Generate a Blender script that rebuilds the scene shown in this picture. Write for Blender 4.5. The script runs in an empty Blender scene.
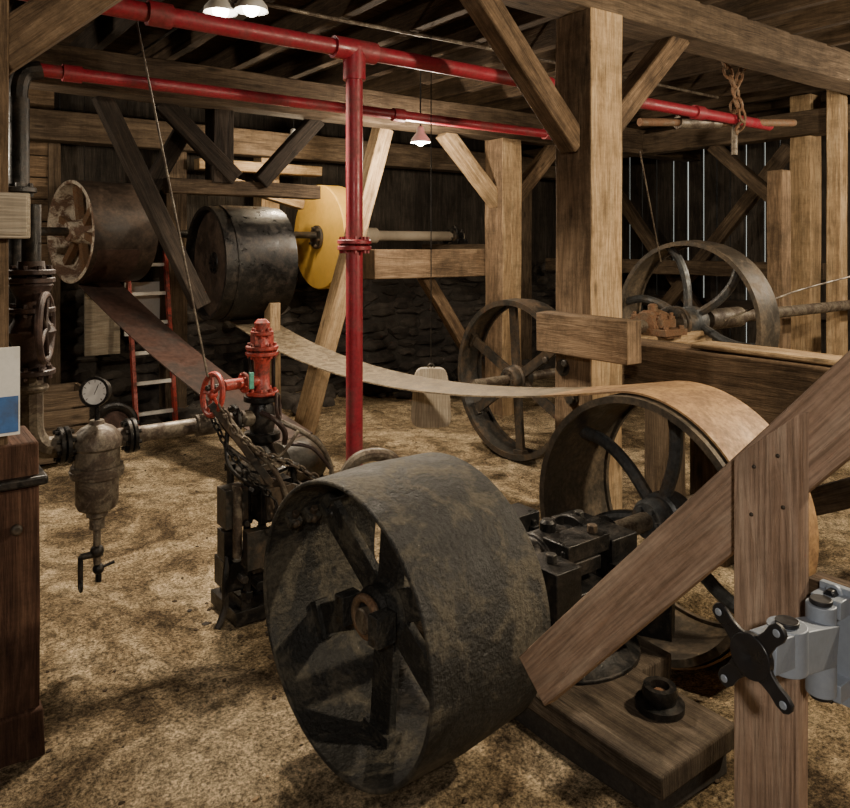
import bpy, bmesh, math, random
from mathutils import Vector, Matrix, noise
random.seed(7)
scene = bpy.context.scene

# ---------------------------------------------------------------- materials
def new_mat(name):
    m = bpy.data.materials.new(name); m.use_nodes = True
    nt = m.node_tree
    b = nt.nodes['Principled BSDF']
    return m, nt, b
def N(nt, t, **kw):
    n = nt.nodes.new(t)
    for k, v in kw.items():
        if k in n.inputs: n.inputs[k].default_value = v
        else: setattr(n, k, v)
    return n
def ramp(nt, fac, stops):
    r = nt.nodes.new('ShaderNodeValToRGB')
    e = r.color_ramp.elements
    while len(e) < len(stops): e.new(0.5)
    for i, (p, c) in enumerate(stops):
        e[i].position = p
        e[i].color = (c[0], c[1], c[2], 1) if not isinstance(c, (int, float)) else (c, c, c, 1)
    nt.links.new(fac, r.inputs['Fac'])
    return r.outputs['Color']
def mix(nt, mode, fac, a, b):
    m = nt.nodes.new('ShaderNodeMix'); m.data_type = 'RGBA'; m.blend_type = mode
    for sock, v in ((m.inputs[0], fac), (m.inputs[6], a), (m.inputs[7], b)):
        if isinstance(v, (int, float)): sock.default_value = v
        elif isinstance(v, tuple): sock.default_value = (v[0], v[1], v[2], 1)
        else: nt.links.new(v, sock)
    return m.outputs[2]
def bump(nt, b, h, strength=0.3, dist=0.01):
    n = nt.nodes.new('ShaderNodeBump')
    n.inputs['Strength'].default_value = strength; n.inputs['Distance'].default_value = dist
    nt.links.new(h, n.inputs['Height']); nt.links.new(n.outputs[0], b.inputs['Normal'])

def wood(name, lo, mid, hi, rough=0.85, dirt=0.55, knots=True):
    m, nt, b = new_mat(name)
    uv = N(nt, 'ShaderNodeUVMap')
    mp = N(nt, 'ShaderNodeMapping'); mp.inputs['Scale'].default_value = (1.3, 14, 1)
    nt.links.new(uv.outputs[0], mp.inputs[0])
    n1 = N(nt, 'ShaderNodeTexNoise', Scale=1.5, Detail=7.0, Roughness=0.7, Distortion=1.0)
    nt.links.new(mp.outputs[0], n1.inputs['Vector'])
    mp2 = N(nt, 'ShaderNodeMapping'); mp2.inputs['Scale'].default_value = (7, 150, 1)
    nt.links.new(uv.outputs[0], mp2.inputs[0])
    n2 = N(nt, 'ShaderNodeTexNoise', Scale=1.0, Detail=3.0)
    nt.links.new(mp2.outputs[0], n2.inputs['Vector'])
    col = ramp(nt, n1.outputs[0], [(0.3, lo), (0.5, mid), (0.7, hi)])
    fine = ramp(nt, n2.outputs[0], [(0.35, 0.6), (0.6, 1.0)])
    col = mix(nt, 'MULTIPLY', 0.85, col, fine)
    geo = N(nt, 'ShaderNodeNewGeometry')
    isl = ramp(nt, geo.outputs['Random Per Island'], [(0, 0.7), (1, 1.15)])
    col = mix(nt, 'MULTIPLY', 0.8, col, isl)
    tc = N(nt, 'ShaderNodeTexCoord')
    n3 = N(nt, 'ShaderNodeTexNoise', Scale=3.0, Detail=10.0, Roughness=0.8)
    nt.links.new(tc.outputs['Object'], n3.inputs['Vector'])
    d = ramp(nt, n3.outputs[0], [(0.38, 0.3), (0.56, 1.0)])
    col = mix(nt, 'MULTIPLY', dirt, col, d)
    mp4 = N(nt, 'ShaderNodeMapping'); mp4.inputs['Scale'].default_value = (60, 3, 1)
    nt.links.new(uv.outputs[0], mp4.inputs[0])
    n4 = N(nt, 'ShaderNodeTexNoise', Scale=1.0, Detail=2.0)
    nt.links.new(mp4.outputs[0], n4.inputs['Vector'])
    col = mix(nt, 'MULTIPLY', 0.15, col, ramp(nt, n4.outputs[0], [(0.4, 0.6), (0.55, 1.0)]))
    if knots:
        mp3 = N(nt, 'ShaderNodeMapping'); mp3.inputs['Scale'].default_value = (2.2, 7, 1)
        nt.links.new(uv.outputs[0], mp3.inputs[0])
        v = N(nt, 'ShaderNodeTexVoronoi', Scale=1.0)
        nt.links.new(mp3.outputs[0], v.inputs['Vector'])
        k = ramp(nt, v.outputs['Distance'], [(0.05, 0.25), (0.13, 1.0)])
        col = mix(nt, 'MULTIPLY', 0.8, col, k)
    nt.links.new(col, b.inputs['Base Color'])
    b.inputs['Roughness'].default_value = rough
    b.inputs['Specular IOR Level'].default_value = 0.2
    h = mix(nt, 'ADD', 0.5, n1.outputs[0], n2.outputs[0])
    bump(nt, b, h, 0.8, 0.01)
    return m

def rusty(name, base, rust, amount=0.5, rough=0.6, metal=0.5, scale=6.0, bs=0.35, sharp=0.15, speck=.8, dist=.006):
    m, nt, b = new_mat(name)
    tc = N(nt, 'ShaderNodeTexCoord')
    n1 = N(nt, 'ShaderNodeTexNoise', Scale=scale, Detail=10.0, Roughness=0.72, Distortion=0.4)
    n2 = N(nt, 'ShaderNodeTexNoise', Scale=scale * 9, Detail=4.0, Roughness=0.6)
    nt.links.new(tc.outputs['Object'], n1.inputs['Vector']); nt.links.new(tc.outputs['Object'], n2.inputs['Vector'])
    p = 0.6 - amount * 0.3
    f = ramp(nt, n1.outputs[0], [(p, 0.0), (p + sharp, 1.0)])
    col = mix(nt, 'MIX', f, base, rust)
    sp = ramp(nt, n2.outputs[0], [(0.3, 0.5), (0.65, 1.3)])
    col = mix(nt, 'MULTIPLY', speck, col, sp)
    nt.links.new(col, b.inputs['Base Color'])
    b.inputs['Metallic'].default_value = metal
    r = ramp(nt, n1.outputs[0], [(0.35, max(0, rough - 0.15)), (0.65, min(1, rough + 0.25))])
    nt.links.new(r, b.inputs['Roughness'])
    bump(nt, b, mix(nt, 'ADD', 0.6, n1.outputs[0], n2.outputs[0]), bs, dist)
    return m

W_OLD = wood('old_brown_timber', (0.065, 0.041, 0.024), (0.155, 0.102, 0.060), (0.27, 0.185, 0.115), dirt=.7)
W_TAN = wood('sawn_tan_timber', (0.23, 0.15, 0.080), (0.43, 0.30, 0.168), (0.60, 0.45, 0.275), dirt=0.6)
W_BROWN = wood('mid_brown_timber', (0.10, 0.064, 0.038), (0.21, 0.142, 0.086), (0.33, 0.235, 0.15), dirt=.75)
W_DARK = wood('blackish_timber', (0.015, 0.012, 0.010), (0.034, 0.026, 0.02), (0.065, 0.048, 0.035), knots=False)
W_MID = wood('grey_brown_timber', (0.045, 0.031, 0.020), (0.11, 0.078, 0.050), (0.19, 0.14, 0.094))
W_CEIL = wood('shade_darkened_ceiling_wood', (0.028, 0.019, 0.012), (0.072, 0.049, 0.031), (0.125, 0.088, 0.057))  # old timber with the ceiling's shade darkened into its colour
W_RED = wood('dark_red_brown_timber', (0.035, 0.017, 0.011), (0.09, 0.045, 0.028), (0.17, 0.092, 0.058), dirt=.7)
W_RAIL = wood('rough_pine_board', (0.30, 0.19, 0.125), (0.45, 0.31, 0.22), (0.56, 0.42, 0.31), dirt=0.35)
W_GREY = wood('grey_bleached_wood', (0.32, 0.27, 0.20), (0.48, 0.41, 0.31), (0.58, 0.51, 0.40), dirt=0.3, knots=False)
W_BLK = wood('soot_stained_slab', (0.045, 0.034, 0.025), (0.11, 0.084, 0.06), (0.18, 0.145, 0.105), dirt=.8)
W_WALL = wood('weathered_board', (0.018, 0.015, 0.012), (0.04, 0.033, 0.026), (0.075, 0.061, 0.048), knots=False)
IRON = rusty('dark_cast_iron', (0.038, 0.036, 0.032), (0.09, 0.062, 0.038), 0.5, 0.5, 0.4)
WIRON = rusty('dusty_wheel_iron', (0.055, 0.047, 0.037), (0.125, 0.095, 0.062), 0.5, 0.5, 0.3)
DRUM = rusty('crusted_drum_iron', (0.020, 0.020, 0.018), (0.085, 0.075, 0.055), 0.38, 0.6, 0.15, 7.0, 1.0, 0.09, dist=.014)
BLACK = rusty('black_greasy_iron', (0.013, 0.013, 0.013), (0.045, 0.037, 0.03), 0.4, 0.38, 0.5, 12)
RUST = rusty('rusted_iron', (0.15, 0.105, 0.065), (0.18, 0.095, 0.05), 0.7, 0.65, 0.2, 14)
SPOKE = rusty('blued_steel_spoke', (0.075, 0.08, 0.083), (0.10, 0.078, 0.055), 0.4, 0.45, 0.4)
PIPE = rusty('dusty_pipe_iron', (0.16, 0.135, 0.10), (0.07, 0.05, 0.035), 0.5, 0.5, 0.3, 12, .35, .1)
RED = rusty('red_painted_pipe', (0.26, 0.016, 0.03), (0.18, 0.032, 0.034), 0.4, 0.42, 0.0, 7, 0.1, speck=.5)
REDV = rusty('red_valve_paint', (0.42, 0.055, 0.04), (0.12, 0.035, 0.025), 0.5, 0.45, 0.0, 12, 0.2)
REDD = rusty('grimy_valve_iron', (0.028, 0.016, 0.014), (0.075, 0.042, 0.032), 0.45, 0.5, 0.2, 12)
BELT = rusty('leather_belt', (0.11, 0.084, 0.053), (0.21, 0.165, 0.105), 0.45, 0.6, 0.0, 16, 0.3, .08)
BELTR = rusty('dark_reddish_belt', (0.055, 0.03, 0.023), (0.026, 0.018, 0.015), 0.45, 0.6, 0.0, 3, 0.3)
BELTO = rusty('tan_wheel_belt', (0.36, 0.225, 0.11), (0.24, 0.145, 0.075), 0.5, 0.55, 0.0, 5, 0.3, .1)
CREAM = rusty('flaking_cream_paint', (0.50, 0.44, 0.35), (0.15, 0.09, 0.06), 0.5, 0.6, 0.0, 7, 0.2, .08)
YELLOW = rusty('yellow_paint', (0.80, 0.50, 0.10), (0.72, 0.42, 0.075), 0.3, 0.55, 0.0, 2, 0.05, speck=.15)
DBROWN = rusty('brown_drum_lagging', (0.032, 0.023, 0.018), (0.075, 0.05, 0.035), 0.5, 0.5, 0.1, 4, 0.15)
STEEL = rusty('grey_cast_aluminium', (0.27, 0.31, 0.37), (0.24, 0.28, 0.34), 0.3, 0.45, 0.2, 10, 0.02, speck=.12)
PLAST = rusty('black_powder_coat', (0.013, 0.013, 0.015), (0.018, 0.018, 0.02), 0.3, 0.38, 0.1, 20, 0.03, speck=.2)
def stone_mat():
    m, nt, b = new_mat('fieldstone')
    tc = N(nt, 'ShaderNodeTexCoord'); n1 = N(nt, 'ShaderNodeTexNoise', Scale=7.0, Detail=8.0, Roughness=.7)
    nt.links.new(tc.outputs['Object'], n1.inputs['Vector'])
    col = ramp(nt, n1.outputs[0], [(.3, (.020, .016, .014)), (.5, (.045, .037, .030)), (.7, (.088, .075, .062))])
    geo = N(nt, 'ShaderNodeNewGeometry')
    col = mix(nt, 'MULTIPLY', .9, col, ramp(nt, geo.outputs['Random Per Island'], [(0, .5), (1, 1.2)]))
    nt.links.new(col, b.inputs['Base Color']); b.inputs['Roughness'].default_value = .92
    bump(nt, b, n1.outputs[0], .8, .03)
    return m
STONEM = stone_mat()
MORTAR = rusty('dark_mortar', (0.035, 0.03, 0.025), (0.022, 0.019, 0.016), 0.5, 0.95, 0.0, 8, 0.5)
WHITE = rusty('white_enamel', (0.75, 0.74, 0.70), (0.66, 0.64, 0.58), 0.3, 0.5, 0.0, 8, 0.02, speck=.1)
BLUE = rusty('blue_print', (0.05, 0.14, 0.36), (0.06, 0.1, 0.2), 0.3, 0.5, 0.0, 8, 0.02, speck=.2)
GREEN = rusty('green_tag', (0.1, 0.4, 0.3), (0.08, 0.3, 0.22), 0.3, 0.5, 0.0, 8, 0.02)
def emis(name, c, s):
    m, nt, b = new_mat(name)
    b.inputs['Base Color'].default_value = (*c, 1)
    b.inputs['Emission Color'].default_value = (*c, 1); b.inputs['Emission Strength'].default_value = s
    return m
BULB = emis('lamp_bulb_glow', (1.0, 0.93, 0.8), 25)
def floor_mat():
    m, nt, b = new_mat('sawdust_earth')
    tc = N(nt, 'ShaderNodeTexCoord')
    def nz(s, d, r=0.6, dist=0.0):
        n = N(nt, 'ShaderNodeTexNoise', Scale=s, Detail=d, Roughness=r, Distortion=dist)
        nt.links.new(tc.outputs['Object'], n.inputs['Vector']); return n.outputs[0]
    a, c, f = nz(1.4, 10, 0.74, 0.8), nz(12, 9, 0.8, 0.4), nz(80, 5, 0.85)
    col = ramp(nt, a, [(0.38, (0.105, 0.075, 0.045)), (0.47, (0.30, 0.225, 0.135)), (0.58, (0.62, 0.49, 0.315))])
    col = mix(nt, 'MULTIPLY', 0.85, col, ramp(nt, c, [(0.40, 0.38), (0.54, 1.1)]))
    col = mix(nt, 'MULTIPLY', 0.95, col, ramp(nt, f, [(0.40, 0.22), (0.5, 0.9), (0.62, 1.8)]))
    nt.links.new(col, b.inputs['Base Color']); b.inputs['Roughness'].default_value = 0.95
    b.inputs['Specular IOR Level'].default_value = 0.1
    bump(nt, b, mix(nt, 'ADD', 0.6, c, f), 1.0, 0.03)
    return m
FLOOR = floor_mat()

# ---------------------------------------------------------------- mesh builder
def frame(d):
    d = d.normalized()
    up = Vector((0, 0, 1)) if abs(d.z) < 0.95 else Vector((0, 1, 0))
    u = up.cross(d).normalized(); v = d.cross(u).normalized()
    return u, v, d
V = Vector
class B:
    def __init__(s, name):
        s.name = name; s.bm = bmesh.new(); s.uv = s.bm.loops.layers.uv.new('UVMap'); s.mats = []
    def mi(s, m):
        if m not in s.mats: s.mats.append(m)
        return s.mats.index(m)
    def face(s, vs, mat, smooth=False, uvs=None):
        try: f = s.bm.faces.new(vs)
        except ValueError: return
        f.material_index = s.mi(mat); f.smooth = smooth
        if uvs:
            for l, c in zip(f.loops, uvs): l[s.uv].uv = c
        return f
    def beam(s, p0, p1, w, h, mat, jit=0.004, seg=None, up=None, cut0=0, cut1=0, facemats=None):
        p0, p1 = V(p0), V(p1); d = (p1 - p0); L = d.length
        u, v, d = frame(d)
        if up is not None:
            v = (V(up) - d * V(up).dot(d)).normalized(); u = v.cross(d).normalized()
        seg = seg or max(1, int(L / 0.35))
        ou, ov = random.uniform(0, 50), random.uniform(0, 50)
        rings = []
        for i in range(seg + 1):
            t = i / seg; c = p0 + d * (L * t); ring = []
            for a, b_ in ((-1, -1), (1, -1), (1, 1), (-1, 1)):
                sh = (cut0 * (1 - t) + cut1 * t) * b_
                ring.append(s.bm.verts.new(c + d * sh + u * (a * w / 2 + random.uniform(-jit, jit)) + v * (b_ * h / 2 + random.uniform(-jit, jit))))
            rings.append(ring)
        per = [0, w, w + h, 2 * w + h, 2 * w + 2 * h]
        for i in range(seg):
            for k in range(4):
                a, b_ = rings[i], rings[i + 1]; k2 = (k + 1) % 4
                x0, x1 = L * i / seg + ou, L * (i + 1) / seg + ou
                mm = facemats[k] if facemats else mat
                s.face([a[k], a[k2], b_[k2], b_[k]], mm, False, [(x0, per[k] + ov), (x0, per[k + 1] + ov), (x1, per[k + 1] + ov), (x1, per[k] + ov)])
        s.face(rings[0][::-1], mat, False, [(ou, ov), (ou, ov + w), (ou + h * .3, ov + w), (ou + h * .3, ov)])
        s.face(rings[-1], mat, False, [(ou, ov), (ou, ov + w), (ou + h * .3, ov + w), (ou + h * .3, ov)])
        return s
    def box(s, c, size, mat, rot=0.0, axis='Z'):
        M = Matrix.Rotation(rot, 3, axis)
        x, y, z = [q / 2 for q in size]; vs = []
        for q in ((-x, -y, -z), (x, -y, -z), (x, y, -z), (-x, y, -z), (-x, -y, z), (x, -y, z), (x, y, z), (-x, y, z)):
            vs.append(s.bm.verts.new(V(c) + M @ V(q)))
        o = random.uniform(0, 9)
        for f in ((3, 2, 1, 0), (4, 5, 6, 7), (0, 1, 5, 4), (1, 2, 6, 5), (2, 3, 7, 6), (3, 0, 4, 7)):
            s.face([vs[i] for i in f], mat, False, [(o, o), (o + size[0], o), (o + size[0], o + size[2]), (o, o + size[2])])
        return s
    def lathe(s, org, axis, prof, mat, seg=48, closed=False, smooth=True):
        u, v, d = frame(V(axis)); org = V(org); rings = []
        for t, r in prof:
            rings.append([s.bm.verts.new(org + d * t + (u * math.cos(2 * math.pi * i / seg) + v * math.sin(2 * math.pi * i / seg)) * max(r, 0.0004)) for i in range(seg)])
        n = len(rings)
        for j in range(n if closed else n - 1):
            a, b_ = rings[j], rings[(j + 1) % n]
            for i in range(seg):
                k = (i + 1) % seg
                s.face([a[i], a[k], b_[k], b_[i]], mat, smooth)
        return s
    def cyl(s, p0, p1, r, mat, r1=None, seg=20):
        p0, p1 = V(p0), V(p1); r1 = r if r1 is None else r1; L = (p1 - p0).length
        return s.lathe(p0, p1 - p0, [(0, 0), (0, r), (L, r1), (L, 0)], mat, seg)
    def hexb(s, p0, p1, r, mat): return s.cyl(p0, p1, r, mat, seg=6)
    def torus(s, c, axis, R, r, mat, seg=40, rs=10):
        return s.lathe(c, axis, [(r * math.sin(2 * math.pi * k / rs), R + r * math.cos(2 * math.pi * k / rs)) for k in range(rs)], mat, seg, True)
    def ball(s, c, r, mat, seg=20, sq=1.0):
        return s.lathe(V(c), (0, 0, 1), [(-r * sq * math.cos(math.pi * k / 10), r * math.sin(math.pi * k / 10)) for k in range(11)], mat, seg)
    def tube(s, pts, r, mat, smoothp=True, seg=10, sub=6):
        P = [V(p) for p in pts]
        if smoothp and len(P) > 2:
            Q = []
            for i in range(len(P) - 1):
                a, b_, c, d = P[max(i - 1, 0)], P[i], P[i + 1], P[min(i + 2, len(P) - 1)]
                for k in range(sub):
                    t = k / sub
                    Q.append(0.5 * ((2 * b_) + (c - a) * t + (2 * a - 5 * b_ + 4 * c - d) * t * t + (3 * b_ - a - 3 * c + d) * t ** 3))
            Q.append(P[-1]); P = Q
        u, v, _ = frame(P[1] - P[0]); rings = []
        for i, p in enumerate(P):
            d = (P[min(i + 1, len(P) - 1)] - P[max(i - 1, 0)]).normalized()
            u = (u - d * u.dot(d)).normalized(); v = d.cross(u)
            rings.append([s.bm.verts.new(p + (u * math.cos(2 * math.pi * k / seg) + v * math.sin(2 * math.pi * k / seg)) * r) for k in range(seg)])
        for a, b_ in zip(rings, rings[1:]):
            for i in range(seg):
                k = (i + 1) % seg; s.face([a[i], a[k], b_[k], b_[i]], mat, True)
        s.face(rings[0][::-1], mat); s.face(rings[-1], mat)
        return s
    def strip(s, x0, x1, path, th, mat):
        rings = []; n = len(path)
        for i, (y, z) in enumerate(path):
            a, b_ = path[max(i - 1, 0)], path[min(i + 1, n - 1)]
            t = V((0, b_[0] - a[0], b_[1] - a[1])).normalized(); nn = V((0, -t.z, t.y)) * th
            p = V((0, y, z))
            rings.append([s.bm.verts.new(q) for q in (p + V((x0, 0, 0)), p + V((x1, 0, 0)), p + nn + V((x1, 0, 0)), p + nn + V((x0, 0, 0)))])
        for a, b_ in zip(rings, rings[1:]):
            for k in range(4): s.face([a[k], a[(k + 1) % 4], b_[(k + 1) % 4], b_[k]], mat, True)
        s.face(rings[0][::-1], mat); s.face(rings[-1], mat)
        return s
    def links(s, pts, lr, wr, mat):
        P = [V(p) for p in pts]; k = 0
        for a, c in zip(P, P[1:]):
            d = c - a; n = max(1, int(d.length / (lr * 1.75)))
            u, v, dd = frame(d)
            for i in range(n):
                p = a + d * ((i + .5) / n); ax = u if k % 2 else v; k += 1
                sd = ax.cross(dd); pp = []
                for q_ in range(17):
                    an = 2 * math.pi * q_ / 16
                    pp.append(p + dd * math.cos(an) * lr * 1.25 + sd * math.sin(an) * lr * .7)
                s.tube(pp, wr, mat, False, 6)
        return s
    def flange(s, c, axis, r, t, mat, bolts=6, br=None):
        c = V(c); u, v, d = frame(V(axis))
        s.lathe(c - d * t / 2, d, [(0, 0), (0, r * .95), (t * .15, r), (t * .85, r), (t, r * .95), (t, 0)], mat, 28)
        for i in range(bolts):
            a = 2 * math.pi * i / bolts + .3
            p = c + (u * math.cos(a) + v * math.sin(a)) * r * .78
            s.hexb(p - d * t * 1.2, p + d * t * 1.2, br or r * .12, mat)
        return s
    def rock(s, c, r, mat, sc=None, sub=2):
        bm2 = bmesh.new(); bmesh.ops.create_icosphere(bm2, subdivisions=sub, radius=1)
        o = random.uniform(0, 99); sc = V(sc) if sc else V((random.uniform(.8, 1.3), random.uniform(.7, 1.1), random.uniform(.45, .8)))
        mp = {}
        for v in bm2.verts:
            k = 1 + .45 * noise.noise(v.co * 1.3 + V((o, 0, 0)))
            mp[v.index] = s.bm.verts.new(V(c) + V((v.co.x * sc.x, v.co.y * sc.y, v.co.z * sc.z)) * r * k)
        for f in bm2.faces: s.face([mp[v.index] for v in f.verts], mat, False)
        bm2.free(); return s
    def done(s, bevel=0.0, parent=None, ang=35):
        bmesh.ops.recalc_face_normals(s.bm, faces=s.bm.faces)
        me = bpy.data.meshes.new(s.name); s.bm.to_mesh(me); s.bm.free()
        for m in s.mats: me.materials.append(m)
        try: me.set_sharp_from_angle(angle=math.radians(ang))
        except Exception: pass
        o = bpy.data.objects.new(s.name, me); scene.collection.objects.link(o)
        if bevel:
            md = o.modifiers.new('bevel', 'BEVEL'); md.width = bevel; md.segments = 2; md.limit_method = 'ANGLE'; md.angle_limit = math.radians(50)
        if parent: o.parent = parent
        return o
def timber(name, p0, p1, w, h, mat, **k):
    return B(name).beam(p0, p1, w, h, mat, **k).done(0.008)

# ---------------------------------------------------------------- room shell
SH_Y, SH_Z = 1.90, 0.475          # main lower shaft
def floor_h(x, y):
    h = 0.03 * noise.noise(V((x * 1.1, y * 1.1, 0))) + 0.014 * noise.noise(V((x * 5, y * 5, 3))) + 0.007 * noise.noise(V((x * 14, y * 14, 3)))
    d = ((x - 2.7) / 0.45) ** 2 + ((y - SH_Y) / 0.5) ** 2
    h -= 0.10 * math.exp(-d * 1.5)
    return h - 0.015
b = B('floor')
nx, ny = 280, 250; X0, X1, Y0, Y1 = -3.0, 8.4, -2.5, 7.7
g = [[b.bm.verts.new((X0 + (X1 - X0) * i / nx, Y0 + (Y1 - Y0) * j / ny, floor_h(X0 + (X1 - X0) * i / nx, Y0 + (Y1 - Y0) * j / ny))) for j in range(ny + 1)] for i in range(nx + 1)]
for i in range(nx):
    for j in range(ny): b.face([g[i][j], g[i + 1][j], g[i + 1][j + 1], g[i][j + 1]], FLOOR, True)
b.done(ang=180)

b = B('wall_back')
b.box((2.7, 7.54, 0.6), (11.4, 0.2, 1.4), MORTAR)
z = 0.02
while z < 1.3:
    x = -1.5 + random.uniform(0, .2)
    while x < 8.3:
        w = random.uniform(.09, .26)
        b.rock((x + w, 7.47 + random.uniform(-.03, .03), z + random.uniform(-.035, .035)), 1.0, STONEM, (w * 1.1, .09, random.uniform(.045, .095)))
        x += w * 1.85
    z += .125
x = -3.0
while x < 8.3:
    w = random.uniform(.16, .26)
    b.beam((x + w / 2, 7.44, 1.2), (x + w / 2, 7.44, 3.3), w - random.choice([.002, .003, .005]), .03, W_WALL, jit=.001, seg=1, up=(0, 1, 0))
    x += w
b.done(0.0)
def plank_wall_y(name, xw, gaps, mat):
    b = B(name); y = -2.5
    while y < 7.5:
        w = random.uniform(.15, .24)
        b.beam((xw, y + w / 2, -.05), (xw, y + w / 2, 3.3), .03, w - random.choice(gaps), mat, jit=.001, seg=1, up=(0, 1, 0))
        y += w
    for z in (.9, 2.9): b.beam((xw + (-.1 if xw > 0 else .1), -2.4, z), (xw + (-.1 if xw > 0 else .1), 7.3, z), .1, .14, W_DARK)
    b.done()
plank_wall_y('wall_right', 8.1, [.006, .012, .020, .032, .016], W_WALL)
plank_wall_y('wall_left', -3.0, [.002, .004], W_MID)
b = B('wall_front'); x = -3.0
while x < 8.2:
    w = random.uniform(.18, .26); b.beam((x + w / 2, -2.55, -.05), (x + w / 2, -2.55, 3.3), w - .003, .03, W_MID, jit=.001, seg=1, up=(0, 1, 0)); x += w
b.done()
b = B('ceiling')
y = -2.6
while y < 7.6:
    w = random.uniform(.2, .28)
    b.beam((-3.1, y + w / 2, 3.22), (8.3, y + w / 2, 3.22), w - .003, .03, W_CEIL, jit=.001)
    y += w
b.done()
b = B('ceiling_joists')
x = -2.8
while x < 8.2:
    b.beam((x, -2.4, 3.11), (x, 7.4, 3.11), .075, .19, W_CEIL if x > 1.6 else W_DARK)  # joists on the left use the darker wood
    x += .52
b.done(0.006)
b = B('ceiling_conduit')
b.tube([(1.0, 4.0, 3.0), (2.2, 4.02, 2.99), (3.6, 4.0, 3.0), (6.5, 4.03, 3.0)], .012, PIPE)
b.tube([(1.6, 3.8, 2.99), (1.62, 5.0, 3.0), (1.6, 6.5, 3.0)], .008, BLACK); b.done()

# ---------------------------------------------------------------- timber frame
timber('timber_post', (3.095, 2.675, -.05), (3.095, 2.675, 2.82), .25, .25, W_TAN, up=(0, 1, 0), facemats=[W_TAN, W_BROWN, W_TAN, W_BROWN])  # faces across x are a darker brown than those across y
timber('tie_beam', (-1.0, 2.675, 2.92), (8.0, 2.675, 2.92), .25, .22, W_MID)
timber('knee_brace', (2.98, 2.675, 2.12), (2.25, 2.675, 2.84), .11, .12, W_OLD)
timber('knee_brace', (3.2, 2.675, 2.2), (3.88, 2.675, 2.84), .12, .13, W_OLD)
timber('tie_beam', (-1.0, 5.3, 2.74), (8.0, 5.3, 2.74), .22, .27, W_MID)
timber('timber_post', (4.93, 5.32, -.05), (4.93, 5.32, 2.62), .25, .25, W_TAN, up=(0, 1, 0), facemats=[W_TAN, W_BROWN, W_TAN, W_BROWN])  # same darker brown on the faces across x
timber('knee_brace', (4.85, 5.32, 2.0), (4.2, 5.32, 2.62), .12, .14, W_TAN)
timber('knee_brace', (5.02, 5.32, 2.0), (5.65, 5.32, 2.62), .12, .14, W_OLD)
timber('shaft_bearer_timber', (3.55, 5.56, 1.43), (5.1, 5.56, 1.43), .2, .26, W_BROWN)
timber('diagonal_strut', (2.86, 5.5, 0.0), (3.66, 5.5, 2.62), .14, .15, W_TAN)
timber('diagonal_strut', (4.2, 5.62, 1.32), (5.0, 5.62, 0.2), .1, .12, W_OLD)
timber('timber_post', (2.74, 5.78, -.02), (2.74, 5.78, 1.12), .1, .12, W_TAN, up=(0, 1, 0))
timber('tie_beam', (-1.0, 6.95, 2.6), (8.0, 6.95, 2.6), .2, .25, W_MID)
timber('timber_post', (3.3, 7.1, -.02), (3.3, 7.1, 2.55), .2, .2, W_TAN, up=(0, 1, 0))
timber('timber_post', (2.35, 7.1, -.02), (2.35, 7.1, 2.55), .2, .2, W_MID, up=(0, 1, 0))
timber('timber_post', (6.9, 7.1, -.02), (6.9, 7.1, 2.55), .2, .2, W_MID, up=(0, 1, 0))
timber('shelf_timber', (2.5, 6.9, 2.36), (3.8, 6.9, 2.36), .14, .1, W_TAN)
timber('shelf_timber', (2.6, 6.7, 2.22), (3.5, 6.7, 2.0), .1, .1, W_TAN)
timber('hanger_crossbar', (1.75, 5.45, 2.03), (2.98, 5.45, 2.03), .14, .11, W_MID)
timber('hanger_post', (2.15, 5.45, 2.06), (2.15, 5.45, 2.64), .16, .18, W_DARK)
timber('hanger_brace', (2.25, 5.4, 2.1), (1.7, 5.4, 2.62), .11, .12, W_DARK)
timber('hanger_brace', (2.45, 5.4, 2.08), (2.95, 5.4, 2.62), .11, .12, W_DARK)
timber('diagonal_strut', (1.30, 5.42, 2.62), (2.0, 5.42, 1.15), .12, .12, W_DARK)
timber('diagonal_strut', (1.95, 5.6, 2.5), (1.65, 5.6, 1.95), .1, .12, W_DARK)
b = B('timber_post')
b.beam((.245, 2.765, .96), (.245, 2.765, 3.0), .24, .24, W_OLD, up=(0, 1, 0))
b.beam((.30, 2.765, -.03), (.30, 2.765, .98), .30, .26, W_RED, up=(0, 1, 0))
b.beam((.30, 2.76, -.03), (.30, 2.76, .14), .32, .29, W_RED, up=(0, 1, 0))
b.box((.32, 2.76, .86), (.30, .31, .03), BLACK)
b.hexb((.38, 2.62, .72), (.38, 2.6, .72), .02, IRON)
b.done(.008)
timber('knee_brace', (.33, 2.72, 2.2), (1.05, 2.72, 2.84), .12, .14, W_OLD)
b = B('plank_partition')
for k in range(11): b.beam((.55, 7.2, .95 + k * .19), (1.34, 7.2, .95 + k * .19), .03, .18, W_OLD, jit=.002)
b.beam((1.34, 7.22, 0), (1.34, 7.22, 2.5), .1, .1, W_MID, up=(0, 1, 0)).beam((.6, 7.24, 0), (.6, 7.24, 2.5), .1, .1, W_MID, up=(0, 1, 0))
b.done(.004)
b = B('bearing_block_timber'); b.beam((2.915, 2.83, 1.14), (2.915, 2.24, 1.14), .11, .21, W_BROWN)
for yy in (2.75, 2.62): b.hexb((2.86, yy, 1.0), (2.84, yy, 1.0), .02, IRON)
b.done(.006)
b = B('post_bolt_plates')
for (yy, zz) in ((2.74, .95), (2.68, .80)): b.hexb((2.975, yy, zz), (2.945, yy, zz), .03, IRON); b.cyl((2.975, yy, zz), (2.965, yy, zz), .045, IRON)
b.done()
timber('machine_sill_timber', (3.52, .7, .90), (3.52, 2.88, .90), .24, .31, W_OLD)
timber('machine_sill_timber', (3.74, 2.88, 1.0), (4.4, 2.88, 1.0), .22, .1, W_TAN)
timber('sill_cap_plank', (3.54, .8, 1.075), (3.54, 2.3, 1.075), .18, .03, W_TAN)
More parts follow.
